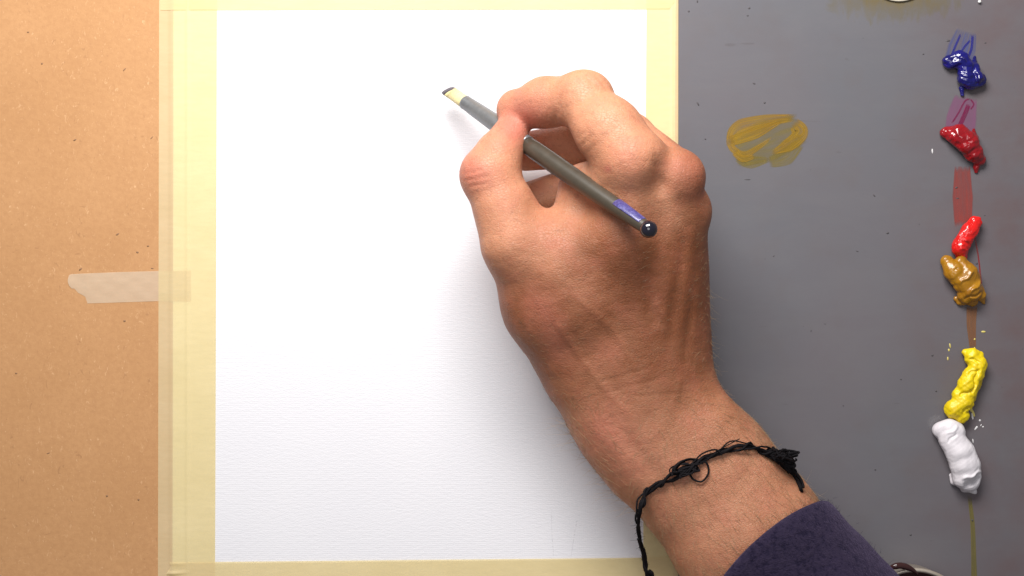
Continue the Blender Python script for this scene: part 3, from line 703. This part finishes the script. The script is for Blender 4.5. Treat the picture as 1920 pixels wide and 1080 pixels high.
# joint creases: thumb knuckle, index knuckles, wrist
for x0, y0, x1, y1 in ((873, 326, 908, 316), (872, 338, 915, 330), (878, 350, 915, 344), (1108, 148, 1128, 168), (1118, 142, 1138, 166), (1098, 140, 1112, 160)): D += -.3*band(x0, y0, x1, y1, 2.6, 6)
for x0, y0, x1, y1, wd, a_ in ((1082, 262, 1100, 244, 3, -.4), (1086, 276, 1112, 254, 3, -.45), (1094, 292, 1124, 266, 3, -.4), (1052, 170, 1040, 232, 4, -.8), (1125, 715, 1215, 690, 3, -.3), (1140, 735, 1250, 705, 3, -.3), (1180, 745, 1300, 735, 4, -.35)): D += .45*a_*band(x0, y0, x1, y1, wd, 8)
D += .30*fbm(V, .10, 4, 3)+.07*fbm(V, .9, 8, 2)
V = V+N*(D*(.25+.75*up))[:, None]
person = empty('person'); tag(person, 'right hand and forearm in a navy sleeve, pinching a paintbrush over the white canvas', 'person')

# skin
t = NT('skin'); co = t.coord()
at = t.node('ShaderNodeAttribute', attribute_name='flush_shade'); tn = t.node('ShaderNodeAttribute', attribute_name='tan')  # skin redness and tan, both with some shade put into the colour
big = t.noise(co, 28, 4, .55); mid = t.noise(co, 95, 4, .6); fin_ = t.noise(co, 420, 4, .65)
c = t.mix(t.ramp(big, [(.35, 0.), (.68, 1.)]), (.535, .235, .132), (.58, .275, .160))
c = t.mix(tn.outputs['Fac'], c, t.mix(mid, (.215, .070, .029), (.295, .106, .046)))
c = t.mix(t.ramp(mid, [(.46, 0.), (.72, .38)]), c, (.42, .135, .085))
c = t.mix(t.math('MULTIPLY', at.outputs['Fac'], .85), c, (.52, .165, .115))
c = t.mix(t.ramp(fin_, [(.55, 0.), (.72, .36)]), c, (.22, .085, .05))
vor = t.node('ShaderNodeTexVoronoi', feature='DISTANCE_TO_EDGE', i_Scale=640.0); t.l.new(t.coord((1, 1.7, 1), -.5), vor.inputs['Vector'])
wr = t.node('ShaderNodeTexWave', wave_type='BANDS', bands_direction='Y', i_Scale=52.0, i_Distortion=9.0, i_Detail=3.0, i_Detail_Scale=2.0, i_Detail_Roughness=.65)
t.l.new(t.coord((1, 1, 1), -.25), wr.inputs['Vector'])
nrm = t.bump(t.ramp(vor.outputs['Distance'], [(0., 0.), (.12, 1.)]), .42, .0003)
nrm = t.bump(wr.outputs['Fac'], .13, .0004, nrm)
nrm = t.bump(fin_, .34, .0004, nrm); nrm = t.bump(mid, .18, .0012, nrm)
skin_m = t.fin(c, t.math('MULTIPLY_ADD', mid, .18, .40), nrm, Subsurface_Weight=.22, Subsurface_Scale=.0035, Specular_IOR_Level=.38)
skin_m.node_tree.nodes['Principled BSDF'].inputs['Subsurface Radius'].default_value = (1.0, .35, .2)
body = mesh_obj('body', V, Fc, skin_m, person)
fl = .9*spot(885, 322, 42)+.7*spot(960, 240, 36)+.8*spot(985, 215, 48)+.35*spot(1178, 300, 34)+.9*spot(1140, 317, 7)+.4*spot(1295, 320, 40)+.4*band(1000, 540, 1060, 680, 26, 40)+.35*spot(1170, 850, 60)+.4*spot(1130, 800, 40)  # redness at the joints; the spot on the index end also paints its shade
tan_shade = np.clip((py-330)/140, 0, 1)*np.clip((px-930-(py-400)*.25)/190, 0, 1)  # tan mixed with painted shade: back and right side of the hand darker
tan_shade = np.maximum(tan_shade, .75*np.clip((px-1235)/50, 0, 1)*np.clip((620-py)/100, 0, 1))
tan_shade = np.maximum(tan_shade, .95*np.clip((py-460)/110, 0, 1))
tan_shade = tan_shade*(1-.8*np.clip((py-700)/160, 0, 1))
tan_shade = np.clip(tan_shade*1.0+.17*fbm(V, .09, 21, 2)+.10*fbm(V, .4, 23, 2), 0, 1)
for nm, arr in (('flush_shade', np.clip(fl, 0, 1)), ('tan', tan_shade)):
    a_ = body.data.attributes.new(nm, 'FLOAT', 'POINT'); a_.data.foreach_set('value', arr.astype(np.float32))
Vb = V/1000
bvh = BVHTree.FromPolygons([Vector(v) for v in V], [tuple(int(i) for i in f_) for f_ in Fc])
def surf(pxx, pyy):
    """point of the skin seen at a photograph pixel"""
    o_ = Vector((0, 0, CAM_H)); d_ = Vector(P(pxx, pyy, 0))-o_; d_.normalize()
    hit = bvh.ray_cast(o_, d_)
    return (None, None) if hit[0] is None else (np.array(hit[0]), np.array(hit[1]))

# hairs of wrist, forearm and back of the hand
t = NT('arm_hair'); hn = t.noise(t.coord(), 300); hair_m = t.fin(t.mix(hn, (.10, .05, .025), (.72, .50, .28)), .45)
cand = np.where((N[:, 2] > -.35) & (py > 430) & (px > 930) & (py < 1120))[0]
wgt = np.where(py[cand] > 740, 1.0, .28)*np.where(px[cand] > 1290, 1.8, 1.0); wgt /= wgt.sum()
sel = rng.choice(cand, 3600, p=wgt, replace=False); paths = []
for i in sel:
    n_ = N[i]; w_a = float(np.clip((py[i]-700)/120, 0, 1))
    flow = np.array([-.12, 1.0, 0])*w_a*(-1 if px[i] > 1180 else .6)+np.array([.9, .32, 0])*(1-w_a)+np.array([-.5, .1, 0])*w_a*(1 if px[i] < 1230 else 0)
    if px[i] > 1310: flow = flow+np.array([.5, .3, 0])
    flow = flow+rng.normal(size=3)*.16
    tdir = flow-n_*(flow@n_); tdir /= np.linalg.norm(tdir)+1e-9
    L = rng.uniform(3.5, 8.0)*w_a+rng.uniform(1.8, 3.6)*(1-w_a); lift = rng.uniform(.06, .26)
    cur = rng.normal(size=3)*.12
    u = np.linspace(0, 1, 6)[:, None]
    pts = V[i]-n_*.1+tdir*L*u+n_*L*(lift*u-.16*u*u)+cur*L*u*u
    paths.append((pts, np.linspace(.062, .016, 6)))
edge_l = np.where((np.abs(N[:, 2]) < .45) & (N[:, 0] < -.3) & (py > 780) & (py < 985))[0]
edge_r = np.where((np.abs(N[:, 2]) < .5) & (N[:, 0] > .3) & (py > 540) & (py < 960) & (px > 1300))[0]
for pool, cnt_, dd, Lr, rad in ((edge_l, 60, (-.9, .05, .1), (5, 11), .05), (edge_r, 230, (.45, -.6, .1), (3, 6), .05)):
    for i in rng.choice(pool, cnt_, replace=False):
        d_ = np.array(dd)+rng.normal(size=3)*.3; d_ /= np.linalg.norm(d_); L = rng.uniform(*Lr); u = np.linspace(0, 1, 6)[:, None]
        bend = rng.normal(size=3)*.25
        paths.append((V[i]-N[i]*.1+d_*L*u+N[i]*.12*L*u+bend*L*u*u, np.linspace(rad, .012, 6)))
hv, hf, hu = tubes(paths, 3)
ho = mesh_obj('arm_hair', hv, hf, hair_m, person); ho['kind'] = 'stuff'

# ------------------------------------------------------------------ sleeve
t = NT('navy_fleece'); co = t.coord(); n1 = t.noise(co, 60, 4, .6); n2 = t.noise(co, 420, 4, .7); n3 = t.noise(co, 1400, 2, .6)
c = t.mix(t.ramp(n1, [(.35, 0.), (.65, 1.)]), (.014, .011, .028), (.026, .019, .044))
c = t.mix(t.ramp(n2, [(.40, 0.), (.62, .85)]), c, (.031, .023, .046))
c = t.mix(t.ramp(n2, [(.34, .8), (.46, 0.)]), c, (.009, .007, .020))
sleeve_m = t.fin(c, .95, t.bump(n3, .7, .0005, t.bump(n2, .9, .0012)), Sheen_Weight=.22, Sheen_Roughness=.5, Specular_IOR_Level=.1)
sleeve_m.node_tree.nodes['Principled BSDF'].inputs['Sheen Tint'].default_value = (.45, .36, .6, 1)
c0 = P(1425, 1048, 33); ax2 = P(1640, 1290, 30)-c0; ax2 /= np.linalg.norm(ax2)
sd2 = np.cross(ax2, [0, 0, 1]); sd2 /= np.linalg.norm(sd2); up2 = np.cross(sd2, ax2); up2 *= np.sign(up2[2])
rows = []; nphi = 120
prof = [(10, -3.2), (3, -3.0), (.6, -2.4), (-.4, -1.2), (-.2, 0), (.9, 1.1), (3, 1.6)]+[(3+4*k, 1.6+.12*k) for k in range(1, 32)]
SV = []
for s_, e_ in prof:
    for k in range(nphi):
        a = 2*pi*k/nphi
        rim = -15*max(0, sin(a))**1.2*(1)+9*cos(a)*0
        fade_ = max(0, 1-max(s_, 0)/60)
        wv_ = .9*sin(3*a+.05*s_)+.6*sin(7*a+1.3+.11*s_)+.35*sin(.33*s_+2*sin(a*2))
        rw, rt = 38.5+e_+wv_*.55, 28.5+e_+wv_*.5
        SV.append(c0+ax2*(s_+rim*fade_+1.0*sin(2*a+.5)*fade_)+sd2*rw*cos(a)+up2*rt*sin(a))
SF = []
for i in range(len(prof)-1):
    for k in range(nphi): k2 = (k+1) % nphi; SF.append((i*nphi+k, i*nphi+k2, (i+1)*nphi+k2, (i+1)*nphi+k))
SV = np.array(SV)
slv = mesh_obj('sleeve', SV, SF, sleeve_m, person); slv['label'] = 'dark navy fleece sleeve cuff'
# fleece fuzz along the cuff
fz = []
for q in range(1500):
    i = int(rng.integers(3, len(prof)-8)); k = int(rng.integers(0, nphi//2+1)); p0 = SV[i*nphi+k]
    a = 2*pi*k/nphi; n_ = sd2*cos(a)*.8+up2*sin(a); n_ /= np.linalg.norm(n_); d_ = n_*rng.uniform(.3, .9)+rng.normal(size=3)*.7
    p0 = p0+rng.normal(size=3)*1.2*(ax2+sd2*.3)
    u = np.linspace(0, 1, 4)[:, None]; fz.append((p0-n_*.3+d_*u*1.1+rng.normal(size=3)*.35*u*u, np.linspace(.07, .03, 4)))
fv, ff, fu = tubes(fz, 3)
fo = mesh_obj('fleece_fuzz', fv, ff, sleeve_m, slv); fo['kind'] = 'stuff'

# ------------------------------------------------------------------ bracelet of black string
t = NT('black_string'); n1 = t.noise(t.coord(), 1600, 3); str_m = t.fin(t.mix(n1, (.003, .0025, .0035), (.010, .008, .010)), .75, t.bump(n1, .6, .0003), Specular_IOR_Level=.15)
br = empty('string_bracelet'); tag(br, 'knotted black string bracelet worn loosely around the wrist', 'bracelet')
def on_skin(pts, lift=1.2):
    out = []; last = 60
    for x, y, *hh in pts:
        if hh: out.append(P(x, y, hh[0])); last = hh[0]; continue
        s_, n_ = surf(x, y)
        if s_ is None: out.append(P(x, y, last)); continue
        out.append(s_+n_*lift); last = out[-1][2]
    return np.array(out)
main = on_skin([(1222, 1092, 26), (1214, 1072, 30), (1205, 1035, 32), (1198, 1000, 40), (1196, 978, 45), (1201, 950, 49)]+[(1212, 926), (1234, 906), (1262, 893), (1292, 878), (1318, 862), (1345, 849), (1372, 840), (1400, 838), (1428, 845), (1452, 860), (1474, 880), (1488, 895)]+[(1496, 908), (1500, 918), (1500, 930, 38)])
cp = spline(main, 220)
T = np.gradient(cp, axis=0); T /= np.linalg.norm(T, axis=1, keepdims=True)
A = np.cross(T, [0, 0, 1.]); A /= np.linalg.norm(A, axis=1, keepdims=True); B = np.cross(A, T)
u = np.arange(220)
for q, (amp_, ph, rr_, fq) in enumerate(((.7, 0, .70, .23), (.85, 2.3, .66, .17), (1.3, 4.4, .50, .31), (1.25, 1.2, .42, .12))):
    loose = amp_*(1+.5*np.sin(u*.07+q))*np.where(u < 60, .75, 1)
    wob = fbm(cp, .55, 40+q, 3)*.45
    pts = cp+A*wob[:, None]+A*(np.cos(u*fq+ph)*loose)[:, None]+B*(np.sin(u*fq+ph)*loose*.8)[:, None]
    v_, f_, _ = tubes([(pts, rr_)], 7); mesh_obj('string', v_, f_, str_m, br)
def tangle(cx, cy, rx, ry, n, ang, r_=.42, lift=2.0, turns=2.2):
    s_, n_ = surf(cx, cy)
    c_ = s_+n_*lift if s_ is not None else P(cx, cy, 50)
    ps = []
    for q in range(n):
        tt = np.linspace(0, 2*pi*turns*rng.uniform(.6, 1), 46); a1, a2, a3 = rng.uniform(0, 6.28, 3); f1, f2 = rng.uniform(.8, 1.5, 2)
        x = rx*np.cos(tt*f1+a1)*rng.uniform(.5, 1); y = ry*np.sin(tt*f2+a2)*rng.uniform(.5, 1); z = 1.4*np.sin(tt*1.3+a3)
        ps.append((np.stack([c_[0]+x*cos(ang)-y*sin(ang), c_[1]+x*sin(ang)+y*cos(ang), c_[2]+z], 1), r_))
    v_, f_, _ = tubes(ps, 6); return mesh_obj('knot', v_, f_, str_m, br)
tangle(1290, 880, 4.6, 2.2, 6, .35); tangle(1284, 872, 7.0, 2.6, 3, .4, .3)
tangle(1446, 858, 4.6, 2.6, 8, -.5, .5, 2.6); tangle(1464, 870, 4.6, 2.6, 7, -.9, .5, 2.6); tangle(1476, 852, 5.0, 2.6, 6, -.2, .34, 3.0)
# loops and frayed ends
def loop(pts, lift=2.2, r_=.36):
    v_, f_, _ = tubes([(spline(on_skin(pts, lift), 40), r_)], 6); mesh_obj('string_loop', v_, f_, str_m, br)
loop([(1300, 868), (1322, 866), (1328, 885), (1316, 902), (1300, 898), (1292, 886)], 1.2, .42)
loop([(1262, 888), (1266, 874), (1284, 868), (1300, 874)]); loop([(1300, 866), (1316, 850), (1340, 842), (1352, 852)])
loop([(1345, 846), (1366, 828), (1392, 832), (1410, 838)], 2.0, .3); loop([(1240, 904), (1262, 884), (1290, 872), (1318, 868)], 1.6, .3)
loop([(1462, 850, 56), (1472, 842, 58), (1476, 850, 57), (1466, 862, 56)], r_=.3); loop([(1470, 856, 56), (1482, 856, 56), (1491, 866, 54)], r_=.3)
loop([(1440, 842), (1452, 844, 58), (1468, 846, 57), (1484, 858, 55)], r_=.28); loop([(1478, 886), (1488, 896), (1496, 906), (1500, 918)], r_=.6)
loop([(1196, 1010, 42), (1206, 1044, 33), (1213, 1076, 29), (1216, 1090, 26)], r_=.45); loop([(1340, 846), (1362, 834), (1382, 824)], r_=.22); loop([(1216, 1070, 30), (1222, 1074, 30), (1224, 1082, 29)], r_=.8)

# frayed fibres standing off the string
fib = []
for q in range(260):
    i = int(rng.integers(6, 214)); a = rng.uniform(0, 6.28); d_ = A[i]*cos(a)+B[i]*abs(sin(a))+T[i]*rng.normal()*.8
    L = rng.uniform(.9, 2.4); uu = np.linspace(0, 1, 5)[:, None]
    fib.append((cp[i]+d_*.7+d_*L*uu*.6+rng.normal(size=3)*L*.45*uu*uu, np.linspace(.075, .03, 5)))
v_, f_, _ = tubes(fib, 4); fo2 = mesh_obj('frayed_fibres', v_, f_, str_m, br); fo2['kind'] = 'stuff'
